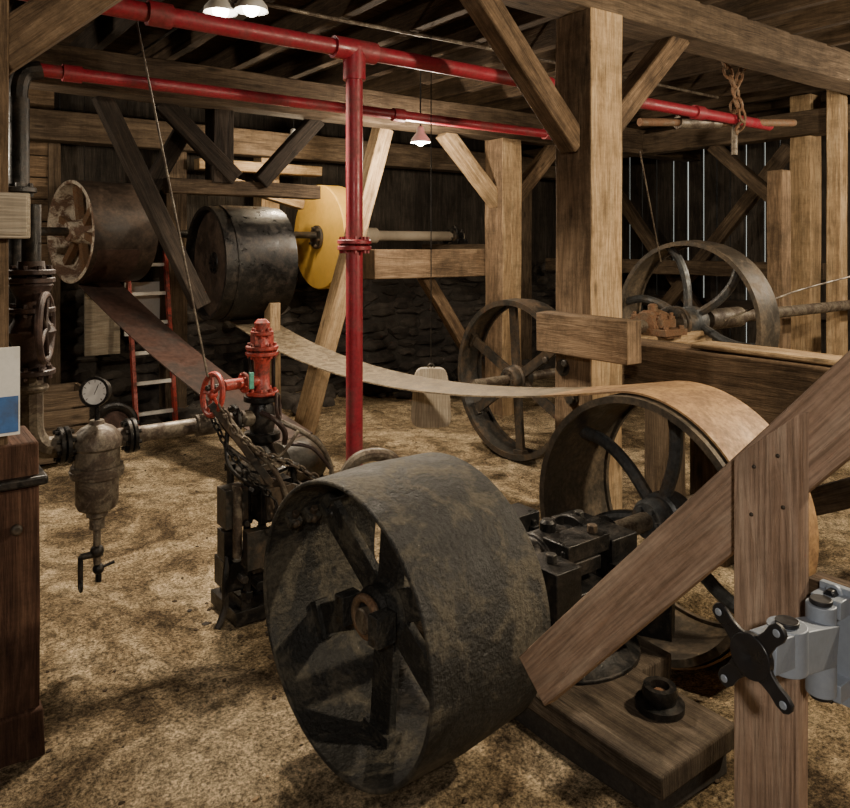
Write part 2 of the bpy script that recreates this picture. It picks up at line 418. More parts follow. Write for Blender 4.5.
timber('support_post', (3.55, 2.2, -.02), (3.55, 2.2, .75), .2, .2, W_MID, up=(0, 1, 0))
timber('support_post', (3.55, 1.0, -.02), (3.55, 1.0, .75), .2, .2, W_MID, up=(0, 1, 0))
timber('support_post', (4.05, 2.88, -.02), (4.05, 2.88, .96), .18, .18, W_MID, up=(0, 1, 0))
timber('sill_brace', (3.56, 2.1, .2), (3.56, 1.1, .72), .1, .12, W_MID)
timber('timber_post', (7.1, 3.5, -.02), (7.1, 3.5, 3.0), .2, .2, W_TAN, up=(0, 1, 0))
timber('timber_post', (6.76, 3.06, -.02), (6.76, 3.06, 3.0), .14, .12, W_TAN, up=(0, 1, 0))
timber('timber_post', (5.9, 3.12, -.02), (5.9, 3.12, 2.2), .14, .13, W_BROWN, up=(0, 1, 0))
timber('tie_beam', (7.0, -2, 2.72), (7.0, 7.3, 2.72), .2, .22, W_MID)
timber('knee_brace', (7.0, 3.7, 2.0), (7.0, 4.4, 2.62), .1, .12, W_MID)
timber('diagonal_strut', (7.6, 5.9, .3), (7.6, 3.9, 2.6), .1, .14, W_MID)
timber('diagonal_strut', (7.7, 4.6, .3), (7.7, 6.3, 2.4), .1, .14, W_MID)
timber('wall_girt', (7.3, 3.4, 1.35), (7.3, 7.0, 1.35), .12, .16, W_MID)

# ---------------------------------------------------------------- wheels
def wheel(name, x0, x1, yc, zc, R, t, rimm, spm, n=6, a0=0.3, hubx=None, hub_r=.09, hub_l=.16, style='flat', bead=True, sw=.08, crown=.008):
    b = B(name); xm = (x0 + x1) / 2; hx = hubx if hubx is not None else xm
    pr = [(0, R), ((x1 - x0) / 2, R + crown), (x1 - x0, R)]
    L = x1 - x0
    if bead: pr += [(L, R - t * 2), (L - .02, R - t * 2), (L - .02, R - t), (.02, R - t), (.02, R - t * 2), (0, R - t * 2)]
    else: pr += [(L, R - t), (0, R - t)]
    b.lathe((x0, yc, zc), (1, 0, 0), pr, rimm, 96, True)
    b.lathe((hx - hub_l / 2, yc, zc), (1, 0, 0), [(0, .02), (0, hub_r * .85), (hub_l * .1, hub_r), (hub_l * .35, hub_r), (hub_l * .4, hub_r * 1.15), (hub_l * .6, hub_r * 1.15), (hub_l * .65, hub_r), (hub_l * .9, hub_r), (hub_l, hub_r * .85), (hub_l, .02)], spm, 36)
    for i in range(n):
        a = a0 + 2 * math.pi * i / n; d = V((0, math.cos(a), math.sin(a))); c = V((hx, yc, zc)); tn = V((0, -math.sin(a), math.cos(a)))
        if style == 'flat':
            b.beam(c + d * hub_r * .8, c + d * (R - t), .028, sw, spm, jit=0, seg=1, up=tn)
            b.beam(c + d * (R - t * 1.5 - .03), c + d * (R - t * .8), .06, sw * 1.3, spm, jit=0, seg=1, up=tn)
        elif style == 'round':
            b.cyl(c + d * hub_r * .7, c + d * (R - t * .8), .032, spm, .024)
        else:
            b.tube([c + d * hub_r * .7, c + d * (R * .45) + tn * .05, c + d * (R * .75) + tn * .05, c + d * (R - t * .7)], .028, spm)
    for i in range(6):
        a = i * math.pi / 3
        p = V((hx - hub_l / 2, yc + math.cos(a) * hub_r * .62, zc + math.sin(a) * hub_r * .62))
        b.hexb(p - V((.012, 0, 0)), p + V((.01, 0, 0)), .011, spm)
    return b
DX0, DX1 = 1.10, 1.56; DZ = SH_Z + .008
b = wheel('iron_drum_pulley', DX0, DX1, SH_Y, DZ, .422, .009, DRUM, DRUM, 6, 1.66, 1.30, .08, .15, 'flat', False, .095, .01)
for i, xx in enumerate((1.15, 1.22, 1.29)):
    a = .62
    d = V((0, math.cos(a), math.sin(a))); tn = V((0, -math.sin(a), math.cos(a)))
    c = V((xx, SH_Y, DZ)) + d * .385
    b.beam(c - tn * .012, c + tn * .012, .045, .045, DRUM, jit=0, seg=1, up=d)
    b.hexb(c - tn * .032, c + tn * .032, .013, IRON); b.ball(c - d * .02, .014, IRON, 10)
b.torus((DX0 + .005, SH_Y, DZ), (1, 0, 0), .416, .007, DRUM, 96)
for s_ in (-1, 1):
    b.box((1.205, SH_Y + s_ * .085, DZ), (.07, .045, .09), DRUM)
    for q_ in (-.03, .03): b.hexb((1.17, SH_Y + s_ * .088, DZ + q_), (1.235, SH_Y + s_ * .088, DZ + q_), .013, IRON)
b.torus((1.21, SH_Y, DZ), (1, 0, 0), .055, .013, RUST)
o = b.done(.002)
piv = Matrix.Translation((DX0, SH_Y, 0))
o.matrix_world = piv @ Matrix.Rotation(math.radians(4.5), 4, 'Z') @ piv.inverted()
B('drive_shaft').lathe((1.19, SH_Y + .005, SH_Z), (1, 0, 0), [(0, 0), (0, .034), (.004, .038), (2.0, .038), (2.0, 0)], PIPE, 24).done()
wheel('spoked_belt_wheel', 2.46, 2.91, SH_Y, SH_Z, .515, .014, WIRON, SPOKE, 6, .55, 2.66, .085, .22, 'curve', True).done()
wheel('spoked_belt_wheel', 4.25, 4.47, 2.88, 1.10, .525, .014, WIRON, SPOKE, 6, .2, 4.33, .09, .2, 'curve', True).done()
wheel('spoked_belt_wheel', 3.84, 4.06, 4.09, .60, .59, .02, IRON, IRON, 6, .45, 3.93, .09, .2, 'flat', True, .07).done()
B('line_shaft').cyl((3.72, 2.88, 1.10), (8.0, 2.88, 1.10), .042, PIPE).flange((4.12, 2.88, 1.10), (1, 0, 0), .11, .03, IRON).flange((4.17, 2.88, 1.10), (1, 0, 0), .11, .03, IRON).cyl((4.5, 2.88, 1.1), (4.9, 2.88, 1.1), .07, PIPE).done()
B('line_shaft').cyl((3.5, 4.09, .60), (4.9, 4.09, .60), .035, PIPE).done()

b = wheel('dark_belt_pulley', 2.28, 2.90, 6.1, 1.45, .475, .015, BLACK, BLACK, 6, .4, 2.45, .1, .2, 'flat', True, .09)
b.lathe((2.36, 6.1, 1.45), (1, 0, 0), [(0, 0), (0, .46), (.01, .46), (.01, 0)], DBROWN, 48)
b.done()
def arc(yc, zc, R, a0, a1, n=40):
    return [(yc + R * math.cos(math.radians(a0 + (a1 - a0) * i / n)), zc + R * math.sin(math.radians(a0 + (a1 - a0) * i / n))) for i in range(n + 1)]
TM = Matrix.Translation((1.37, 6.72, 1.71)) @ Matrix.Rotation(math.radians(13), 4, 'Z')
b = B('cream_faced_drum')
b.lathe((0, 0, 0), (1, 0, 0), [(0, .415), (0, .43), (.55, .43), (.55, 0)], DBROWN, 72)
b.lathe((0, 0, 0), (1, 0, 0), [(0, .428), (-.004, .42), (-.004, .40), (.03, .392), (.16, .385), (.16, .12), (.10, .11), (.04, .09), (-.02, .08), (-.02, 0)], CREAM, 72)
for i in range(6):
    a = i * math.pi / 3 + .3; d = V((0, math.cos(a), math.sin(a)))
    b.beam(V((.10, 0, 0)) + d * .08, V((.10, 0, 0)) + d * .39, .05, .06, RUST, jit=0, seg=1, up=V((0, -d.z, d.y)))
    a += math.pi / 6; d = V((0, math.cos(a), math.sin(a)))
    b.cyl(V((.157, 0, 0)) + d * .25, V((.162, 0, 0)) + d * .25, .05, BLACK)
b.cyl((-.35, 0, 0), (.75, 0, 0), .035, IRON)
b.done().matrix_world = TM
LPY, LPZ, LPR = -2.62, -1.45, .14
b = B('low_pulley')
b.lathe((.06, LPY, LPZ), (1, 0, 0), [(0, 0), (0, LPR - .005), (.28, LPR - .005), (.28, 0)], IRON, 40)
b.cyl((0, LPY, LPZ), (.4, LPY, LPZ), .02, IRON)
b.box((.36, LPY, LPZ - .13), (.05, .1, .3), IRON); b.done().matrix_world = TM
b = B('reddish_flat_belt')
run = arc(0, 0, .434, 200, 262, 14)
s0 = run[-1]; e0 = arc(LPY, LPZ, LPR, 62, -120, 16)
mid = [(s0[0] + (e0[0][0] - s0[0]) * t / 12, s0[1] + (e0[0][1] - s0[1]) * t / 12 - .26 * (t / 12) * (1 - t / 12)) for t in range(1, 12)]
b.strip(.04, .40, run + mid + e0, .008, BELTR)
b.done().matrix_world = TM
b = B('yellow_faced_pulley')
b.lathe((3.70, 6.75, 1.68), (1, 0, 0), [(0, 0), (0, .52), (.01, .53), (.22, .53), (.22, 0)], YELLOW, 72)
b.flange((3.69, 6.75, 1.68), (1, 0, 0), .12, .04, IRON)
b.done()
B('line_shaft').cyl((2.2, 6.75, 1.70), (3.9, 6.75, 1.70), .035, IRON).cyl((3.9, 6.75, 1.70), (5.6, 6.75, 1.70), .055, W_GREY).flange((4.2, 6.75, 1.70), (1, 0, 0), .11, .06, W_GREY).cyl((4.2, 6.75, 1.7), (4.4, 6.75, 1.7), .085, W_GREY).flange((5.45, 6.75, 1.7), (1, 0, 0), .1, .05, IRON).done()
timber('shaft_bearer_timber', (5.5, 5.9, 1.50), (5.5, 7.3, 1.50), .16, .22, W_MID)
B('line_shaft').cyl((2.40, 6.1, 1.45), (2.96, 6.1, 1.45), .035, IRON).done()

# ---------------------------------------------------------------- belts
Rw, Rp = .524, .485
p1 = arc(SH_Y, SH_Z, Rw, 290, 77, 60)
q = arc(6.1, 1.45, Rp, -77, 262, 60)
a_, c_ = p1[-1], q[0]
cat = []
for i in range(1, 40):
    t = i / 40
    cat.append((a_[0] + (c_[0] - a_[0]) * t, a_[1] + (c_[1] - a_[1]) * t - 4 * .235 * t * (1 - t)))
b = B('flat_drive_belt')
b.strip(2.49, 2.88, p1, .008, BELTO)
b.strip(2.49, 2.88, [p1[-1]] + cat[:4], .008, BELTO)
b.strip(2.49, 2.86, cat[3:] + [q[0]], .008, BELT)
b.strip(2.38, 2.82, q, .006, BLACK)
b.done()

# ---------------------------------------------------------------- bearings
def pillow(name, x, y, z, zb, w=.2, l=.34, r=.09, mat=BLACK):
    b = B(name)
    b.box((x, y, zb + .02), (w * 1.1, l * 1.15, .04), mat)
    b.box((x, y, (zb + z) / 2 + .01), (w * .85, l * .62, (z - zb)), mat)
    for s_ in (-1, 1):
        b.box((x, y + s_ * l * .38, (zb + z) / 2 - .02), (w * .7, l * .28, (z - zb) * .8), mat)
    b.lathe((x - w / 2, y, z), (1, 0, 0), [(0, .04), (0, r), (w * .2, r), (w * .22, r * 1.15), (w * .78, r * 1.15), (w * .8, r), (w, r), (w, .04)], mat, 32)
    b.box((x, y, z + .02), (w * .7, l * .8, .05), mat)
    for sx in (-1, 1):
        for sy in (-1, 1):
            p = V((x + sx * w * .25, y + sy * l * .33, z + .04))
            b.cyl(p, p + V((0, 0, .045)), .011, mat); b.hexb(p, p + V((0, 0, .025)), .022, mat)
            p = V((x + sx * w * .38, y + sy * l * .5, zb + .03))
            b.hexb(p, p + V((0, 0, .03)), .018, mat)
    b.lathe((x, y, z + r), (0, 0, 1), [(0, 0), (0, .03), (.04, .03), (.05, .02), (.05, 0)], mat, 20)
    return b
b = pillow('pillow_block_bearing', 1.98, SH_Y, SH_Z - .005, .33, .26, .42, .09)
b.box((2.2, SH_Y - .02, .45), (.14, .3, .2), BLACK); b.box((2.18, SH_Y - .22, .39), (.12, .14, .16), BLACK)
b.box((1.84, SH_Y - .15, .44), (.12, .16, .2), BLACK); b.box((2.0, SH_Y + .2, .49), (.16, .12, .18), BLACK)
b.box((2.02, SH_Y - .1, .545), (.22, .12, .06), BLACK)
b.lathe((2.1, SH_Y, SH_Z), (1, 0, 0), [(0, .04), (0, .12), (.03, .12), (.03, .08), (.2, .08), (.2, .04)], BLACK, 32)
b.lathe((2.05, SH_Y, .14), (0, 0, 1), [(0, 0), (0, .28), (.02, .28), (.05, .2), (.13, .13), (.2, .13), (.2, 0)], BLACK, 32)
b.box((2.3, SH_Y - .12, .24), (.10, .3, .14), BLACK, .5)
for (px, py, pz) in ((1.84, SH_Y - .15, .54), (2.2, SH_Y + .05, .55), (2.18, SH_Y - .22, .47), (2.08, SH_Y - .12, .575)): b.hexb((px, py, pz), (px, py, pz + .03), .02, IRON)
b.done(.004)
pillow('pillow_block_bearing', 3.93, 2.88, 1.10, 1.05, .2, .3, .085, RUST).done(.003)
pillow('pillow_block_bearing', 5.5, 6.75, 1.70, 1.61, .14, .24, .075).done(.003)
b = B('timber_foundation_block')
b.beam((1.93, 1.25, .115), (1.93, 2.45, .115), .38, .07, W_BLK, jit=.006)
b.beam((1.94, 1.28, .035), (1.94, 2.40, .035), .35, .09, MORTAR, jit=.012)
b.beam((2.22, 1.62, .07), (2.22, 2.45, .07), .20, .14, W_BLK, jit=.008)
b.done(.008)
b = B('anchor_nut')
b.lathe((2.0, 1.44, .15), (0, 0, 1), [(0, 0), (0, .075), (.02, .075), (.025, .05), (.05, .055), (.07, .05), (.07, .03), (.03, .03), (.03, 0)], BLACK, 32)
b.hexb((2.0, 1.44, .16), (2.0, 1.44, .20), .024, RUST)
b.done()
b = B('rubble_stones')
for i in range(190):
    x = random.uniform(1.6, 7.8); b.rock((x, 7.1 - abs(random.gauss(0, .25)), .03), random.uniform(.04, .13), STONEM)
b.done()
b = B('floor_debris')
for i in range(800):
    x = random.uniform(0.4, 5.5); y = random.uniform(1.0, 6.5); b.rock((x, y, floor_h(x, y) + .001), random.uniform(.004, .011), W_MID if i % 2 else W_TAN, sub=1)
for i in range(90):
    x = random.uniform(1.15, 1.9); y = 3.0 + random.gauss(0, .18); b.rock((x, y, floor_h(x, y)), random.uniform(.006, .018), W_MID if i % 2 else STONEM, sub=1)
b.done()

# ---------------------------------------------------------------- red pipes
b = B('red_sprinkler_pipe')
b.cyl((-.2, 3.2, 2.57), (5.9, 3.2, 2.57), .04, RED)
for x in (1.0, 3.3, 4.9): b.cyl((x - .05, 3.2, 2.57), (x + .05, 3.2, 2.57), .052, RED)
b.cyl((1.84, 3.2, 2.57), (2.08, 3.2, 2.57), .055, RED)
b.cyl((1.96, 3.2, -.02), (1.96, 3.2, 2.57), .042, RED)
b.cyl((1.96, 3.2, 2.42), (1.96, 3.2, 2.58), .056, RED)
b.flange((1.96, 3.2, 1.585), (0, 0, 1), .085, .022, RED, 8).flange((1.96, 3.2, 1.615), (0, 0, 1), .085, .022, RED, 8)
b.flange((1.96, 3.2, .02), (0, 0, 1), .085, .03, RED, 6)
b.done()
b = B('red_sprinkler_pipe')
b.tube([(.68, 4.6, 2.35), (.68, 4.6, 2.46), (.71, 4.6, 2.54), (.79, 4.6, 2.57)], .05, BLACK)
b.cyl((.78, 4.6, 2.57), (5.6, 4.6, 2.57), .037, RED)
for x in (.95, 3.2, 4.8): b.cyl((x - .05, 4.6, 2.57), (x + .05, 4.6, 2.57), .048, RED)
b.cyl((.68, 4.6, -.02), (.68, 4.6, 2.4), .055, BLACK)
for z in (.9, 1.9): b.flange((.68, 4.6, z), (0, 0, 1), .09, .03, BLACK)
b.done()
b = B('rusty_branch_pipe'); b.cyl((4.55, 3.45, 2.5), (6.1, 3.1, 2.6), .03, RUST); b.cyl((4.9, 3.37, 2.523), (5.3, 3.28, 2.55), .05, PIPE)
b.cyl((5.42, 3.22, 2.3), (5.42, 3.22, 2.55), .025, PIPE); b.done()
B('hanging_chain').links([(5.22, 3.2, 3.02), (5.28, 3.14, 2.8), (5.38, 3.12, 2.55), (5.42, 3.2, 2.47), (5.50, 3.27, 2.57), (5.42, 3.22, 2.8), (5.53, 3.2, 3.02)], .04, .011, RUST).done()

# ---------------------------------------------------------------- steam fittings
PZ = .84
b = B('gate_valve')
X, Y = .50, 3.1
b.cyl((X, Y, 1.1), (X, Y, 1.75), .034, BLACK)
b.lathe((X, Y, 1.12), (0, 0, 1), [(0, 0), (0, .045), (.05, .05), (.1, .06), (.16, .085), (.2, .06), (.28, .05), (.33, .075), (.38, .05), (.42, .045), (.42, 0)], REDD, 28)
for z in (1.13, 1.36, 1.47, 1.5): b.flange((X, Y, z), (0, 0, 1), .082, .02, REDD, 8)
wp = V((X + .03, Y - .10, 1.3))
b.cyl((X, Y, 1.3), wp, .02, REDD)
wa = V((.93, -.35, 0)).normalized()
b.torus(wp, wa, .12, .013, REDD)
for i in range(5):
    a = i * 2 * math.pi / 5; u, v, d = frame(wa)
    b.cyl(wp, wp + (u * math.cos(a) + v * math.sin(a)) * .12, .008, REDD, seg=8)
b.tube([(X, Y, 1.15), (X, Y, 1.0), (X + .005, Y, PZ + .06), (X + .04, Y, PZ + .005), (X + .1, Y, PZ)], .042, PIPE)
b.torus((X, Y, 1.07), (0, 0, 1), .045, .015, PIPE)
b.flange((.60, Y, PZ), (1, 0, 0), .07, .018, BLACK, 8).flange((.622, Y, PZ), (1, 0, 0), .07, .018, BLACK, 8)
b.done()
b = B('steam_separator')
X = .73
b.cyl((.62, Y, PZ), (.84, Y, PZ), .036, PIPE)
b.lathe((X, Y, .36), (0, 0, 1), [(0, 0), (0, .014), (.14, .014), (.14, .028), (.18, .028), (.19, .04), (.205, .04), (.22, .07), (.24, .078), (.345, .08), (.345, .096), (.365, .098), (.385, .096), (.385, .084), (.45, .084), (.46, .094), (.49, .094), (.51, .08), (.53, .06), (.545, .03), (.56, .025), (.56, 0)], PIPE, 40)
b.flange((X, Y, .725), (0, 0, 1), .1, .018, PIPE, 10)
b.flange((.845, Y, PZ), (1, 0, 0), .068, .016, BLACK, 8).flange((.865, Y, PZ), (1, 0, 0), .068, .016, BLACK, 8)
b.cyl((.865, Y, PZ), (1.28, Y, .84), .033, PIPE)
b.cyl((1.12, Y, .84), (1.2, Y, .84), .045, PIPE)
b.tube([(X, Y, .40), (X, Y, .36), (X + .005, Y, .32), (X + .005, Y, .29)], .012, BLACK)
b.cyl((X - .06, Y, .40), (X + .02, Y, .40), .013, BLACK); b.cyl((X - .06, Y, .40), (X - .06, Y, .30), .01, BLACK)
b.torus((X - .06, Y, .29), (1, 0, 0), .02, .006, BLACK); b.ball((X, Y, .41), .026, BLACK); b.ball((X + .005, Y, .34), .022, BLACK)
b.cyl((X + .005, Y, .34), (X + .06, Y - .02, .36), .006, BLACK)
b.cyl((X, Y, .90), (X, Y, .98), .01, BLACK)
gd = V((-.6, -.78, .12)).normalized(); gc = V((X, Y, 1.03))
b.lathe(gc - gd * .02, gd, [(0, 0), (0, .05), (.035, .052), (.04, .058), (.048, .058), (.048, .048), (.04, .048)], BLACK, 36)
b.lathe(gc - gd * .02, gd, [(.04, .048), (.041, 0)], WHITE, 36)
u, v, d = frame(gd)
for i in range(9):
    a = math.radians(-45 + i * 33.75); dr = u * math.cos(a) + v * math.sin(a)
    b.beam(gc + gd * .0225 + dr * .036, gc + gd * .0225 + dr * .044, .002, .002, BLACK, jit=0, seg=1)
b.beam(gc + gd * .024 - v * .01, gc + gd * .024 + (u * .5 + v).normalized() * .032, .003, .002, BLACK, jit=0, seg=1)
b.done()

b = B('steam_pump')
cx, cy = 1.42, 3.1
b.box((cx, cy + .03, .025), (.34, .28, .06), BLACK); b.box((cx, cy + .02, .075), (.28, .24, .05), BLACK)
for sx in (-1, 1):
    for sy in (-1, 1):
        b.cyl((cx + sx * .11, cy + sy * .09, .08), (cx + sx * .11, cy + sy * .09, .62), .016, BLACK)
        for z in (.1, .27, .42, .6): b.hexb((cx + sx * .11, cy + sy * .09, z), (cx + sx * .11, cy + sy * .09, z + .03), .028, BLACK)
b.lathe((cx, cy, .08), (0, 0, 1), [(0, 0), (0, .1), (.03, .1), (.03, .075), (.16, .075), (.16, .105), (.19, .105), (.19, .03), (.24, .025), (.24, .018), (.34, .018), (.34, .11), (.37, .11), (.37, .085), (.5, .085), (.5, .115), (.54, .115), (.55, .09), (.6, .06), (.64, .045), (.66, .08), (.69, .08), (.69, .05), (.73, .058), (.79, .058), (.83, .045), (.83, .08), (.855, .08), (.855, 0)], BLACK, 36)
b.flange((cx, cy, .60), (0, 0, 1), .118, .02, PIPE, 8)
b.lathe((cx, cy, .61), (0, 0, 1), [(0, .1), (.02, .098), (.05, .075), (.07, .04), (.07, 0)], PIPE, 32)
b.box((cx - .02, cy - .14, .52), (.14, .1, .17), BLACK); b.box((cx - .02, cy - .2, .52), (.11, .03, .13), IRON)
b.box((cx - .15, cy - .02, .2), (.1, .14, .12), BLACK); b.box((cx - .1, cy - .16, .33), (.1, .05, .16), IRON)
b.box((cx + .12, cy - .12, .34), (.08, .08, .3), BLACK); b.box((cx + .02, cy - .13, .24), (.26, .05, .04), IRON)
b.box((cx - .17, cy - .08, .5), (.1, .1, .16), IRON); b.box((cx - .18, cy - .06, .34), (.07, .08, .12), BLACK)
b.cyl((cx - .17, cy - .13, .3), (cx - .17, cy - .13, .6), .02, PIPE); b.cyl((cx - .02, cy - .16, .12), (cx - .02, cy - .16, .4), .025, IRON)
b.cyl((cx - .17, cy, .84), (cx, cy, .84), .036, PIPE)
b.flange((cx - .13, cy, .84), (1, 0, 0), .068, .018, BLACK)
b.lathe((cx, cy, .935), (0, 0, 1), [(0, .0), (0, .05), (.02, .05), (.04, .036), (.1, .033), (.15, .036), (.17, .05), (.2, .05), (.23, .036), (.27, .03), (.3, .034), (.32, .034), (.335, .02), (.335, 0)], REDV, 32)
for z in (.945, 1.12, 1.145, 1.21): b.flange((cx, cy, z), (0, 0, 1), .072 if z < 1.2 else .05, .018, REDV, 8)
b.box((cx, cy, 1.18), (.09, .05, .05), REDV)
for s_ in (-1, 1): b.cyl((cx + s_ * .055, cy, .95), (cx + s_ * .055, cy, 1.13), .009, BLACK)
b.cyl((cx - .19, cy - .03, 1.0), (cx, cy, 1.0), .024, REDV).flange((cx - .09, cy - .015, 1.0), (1, .15, 0), .045, .014, REDV)
b.cyl((cx - .19, cy - .03, 1.0), (cx - .27, cy - .04, 1.0), .012, BLACK)
hd = V((1, .1, -.15)).normalized(); hc = V((cx - .25, cy - .06, .975))
b.torus(hc, hd, .085, .012, REDV)
u, v, d = frame(hd)
for i in range(5):
    a = i * 2 * math.pi / 5; b.cyl(hc, hc + (u * math.cos(a) + v * math.sin(a)) * .085, .008, REDV, seg=8)
b.ball(hc, .022, REDV)
b.box((cx - .09, cy - .09, 1.02), (.02, .01, .07), GREEN)
hd2 = V((.8, -.5, .1)).normalized()
b.torus((cx + .02, cy - .12, .9), hd2, .055, .008, REDD)
b.tube([(cx - .05, cy - .1, .88), (cx - .02, cy - .16, .86), (cx + .03, cy - .16, .8), (cx + .04, cy - .14, .74)], .012, REDD)
b.tube([(cx - .25, cy - .08, .93), (cx - .2, cy - .12, .82), (cx - .08, cy - .16, .72), (cx + .06, cy - .2, .66), (cx + .17, cy - .22, .56)], .011, BLACK)
b.tube([(cx - .22, cy - .12, .9), (cx - .14, cy - .16, .78), (cx - .04, cy - .2, .66), (cx + .02, cy - .22, .5), (cx + .03, cy - .2, .34)], .012, PIPE)
b.tube([(cx - .2, cy - .1, .84), (cx - .22, cy - .16, .7), (cx - .12, cy - .2, .6), (cx - .02, cy - .2, .56)], .009, BLACK)
b.tube([(cx + .02, cy - .12, .84), (cx + .12, cy - .18, .78), (cx + .2, cy - .2, .7), (cx + .24, cy - .2, .58), (cx + .2, cy - .18, .45)], .011, PIPE)
b.tube([(cx + .05, cy - .15, .74), (cx + .14, cy - .2, .72), (cx + .22, cy - .22, .62)], .008, REDD)
b.tube([(cx - .2, cy - .1, .76), (cx - .1, cy - .18, .68), (cx, cy - .2, .72), (cx + .08, cy - .19, .8)], .008, PIPE)
# operating chain from the hand wheel down over the pump
b.links([(cx - .25, cy - .14, .95), (cx - .20, cy - .19, .83), (cx - .10, cy - .22, .74), (cx + .02, cy - .24, .68), (cx + .14, cy - .25, .60), (cx + .20, cy - .25, .54)], .018, .0055, PIPE)
b.links([(cx - .25, cy - .02, .9), (cx - .22, cy - .15, .76), (cx - .14, cy - .22, .64), (cx - .05, cy - .24, .54), (cx - .02, cy - .23, .42)], .016, .005, BLACK)
b.beam((cx - .28, cy - .12, .95), (cx - .05, cy - .2, .6), .012, .03, IRON, jit=0, seg=1)
b.beam((cx - .16, cy - .18, .65), (cx + .2, cy - .2, .5), .014, .035, IRON, jit=0, seg=1)
for i in range(22):
    p = V((cx + random.uniform(-.18, .16), cy - random.uniform(.1, .18), random.uniform(.1, .62))); b.hexb(p, p + V((0, -.05, 0)), random.uniform(.010, .024), BLACK if i % 3 else PIPE)
b.tube([(cx - .2, cy - .1, .3), (cx - .22, cy - .12, .2), (cx - .22, cy - .12, .1), (cx - .26, cy - .14, .03)], .014, BLACK)
b.done(.002)
b = B('bent_conduit'); b.tube([(1.75, 3.1, .0), (1.76, 3.0, .45), (1.80, 2.95, .60), (1.9, 2.92, .63), (2.0, 2.9, .58), (2.05, 2.9, .4), (2.05, 2.9, .0)], .03, PIPE); b.done()

B('control_wire').tube([(.95, 3.6, 3.0), (cx - .27, cy - .06, 1.05)], .005, PIPE, False, 6).done()
B('control_wire').tube([(3.3, 2.5, 2.1), (3.9, 2.8, 1.5)], .004, PIPE, False, 6).done()
B('steel_cable').tube([(4.1, 2.5, 1.15), (4.7, 2.4, 1.3), (5.4, 2.3, 1.4)], .006, PIPE, True, 6).done()

b = B('hanging_wood_weight')
u0 = V((.8, -.6, 0)); c0 = V((2.99, 3.92, .6)); pr = []
for k in range(24):
    a = 2 * math.pi * k / 24; cs, sn = math.cos(a), math.sin(a)
    e = 0.4; px_ = .125 * math.copysign(abs(cs) ** e, cs); pz = .195 * math.copysign(abs(sn) ** e, sn)
    pr.append((px_ * (1.0 - .12 * pz / .185), pz))
nrm = V((.6, .8, 0))
fr = [b.bm.verts.new(c0 + u0 * x + V((0, 0, z)) - nrm * .03) for x, z in pr]; bk = [b.bm.verts.new(c0 + u0 * x + V((0, 0, z)) + nrm * .03) for x, z in pr]
b.face(fr, W_GREY, False, [(z, x) for x, z in pr]); b.face(bk[::-1], W_GREY)
for k in range(24): b.face([fr[k], fr[(k + 1) % 24], bk[(k + 1) % 24], bk[k]], W_GREY)
b.cyl(c0 + V((0, 0, .17)), c0 + V((0, 0, 2.4)), .004, BLACK, seg=6); b.torus(c0 + V((0, 0, .2)), (.6, .8, 0), .02, .005, IRON)
b.done(.006)

# ---------------------------------------------------------------- lamps
def lamp(x, y, z, zc, s, watts, col=(1, .84, .64), spot=True, drop=.05, ang=150):
    b = B('pendant_lamp')  # one fixture for the real lamps and the added fill lamps
    b.cyl((x, y, z + .1 * s), (x, y, zc), .006, BLACK, seg=8)
    b.lathe((x, y, z), (0, 0, 1), [(0, .1 * s), (.03 * s, .095 * s), (.1 * s, .04 * s), (.15 * s, .035 * s), (.17 * s, .0)], WHITE, 32)
    b.lathe((x, y, z), (0, 0, 1), [(.002, .096 * s), (.03 * s, .088 * s), (.095 * s, .035 * s)], WHITE, 32)
    b.ball((x, y, z + .015 * s), .05 * s, BULB)
    o = b.done()
    L = bpy.data.lights.new('lamp_light', 'SPOT' if spot else 'POINT'); L.energy = watts; L.color = col
    if spot: L.spot_size = math.radians(ang); L.spot_blend = .6
    L.shadow_soft_size = .06
    lo = bpy.data.objects.new('lamp_light', L); lo.location = (x, y, z - drop * s); scene.collection.objects.link(lo)
    lo.parent = o
lamp(1.53, 3.86, 2.84, 3.05, .9, 240, ang=125)
lamp(1.66, 3.76, 2.85, 3.05, .9, 240, ang=125)
lamp(3.57, 4.82, 2.42, 3.05, .8, 120, spot=False, drop=.12)
lamp(3.3, .4, 2.5, 3.05, 1.2, 300, (1, .82, .58), spot=False, drop=.15)
lamp(6.2, 1.4, 2.5, 3.05, 1.2, 180, spot=False, drop=.15)  # unseen lamp added to lift the right back wall
lamp(-.9, -.9, 2.6, 3.05, 1.2, 190, (1, .90, .78), spot=False, drop=.15)  # unseen fill lamp added behind the camera as ambient light
lamp(-.1, 5.2, 2.4, 3.05, 1.0, 80, (1, .86, .68), spot=False, drop=.15)  # unseen lamp added at left to light the cream drum face
lamp(3.2, 6.3, 2.55, 3.05, .8, 45, (1, .80, .54), spot=False, drop=.1)  # lamp added to light the yellow pulley and the timbers behind

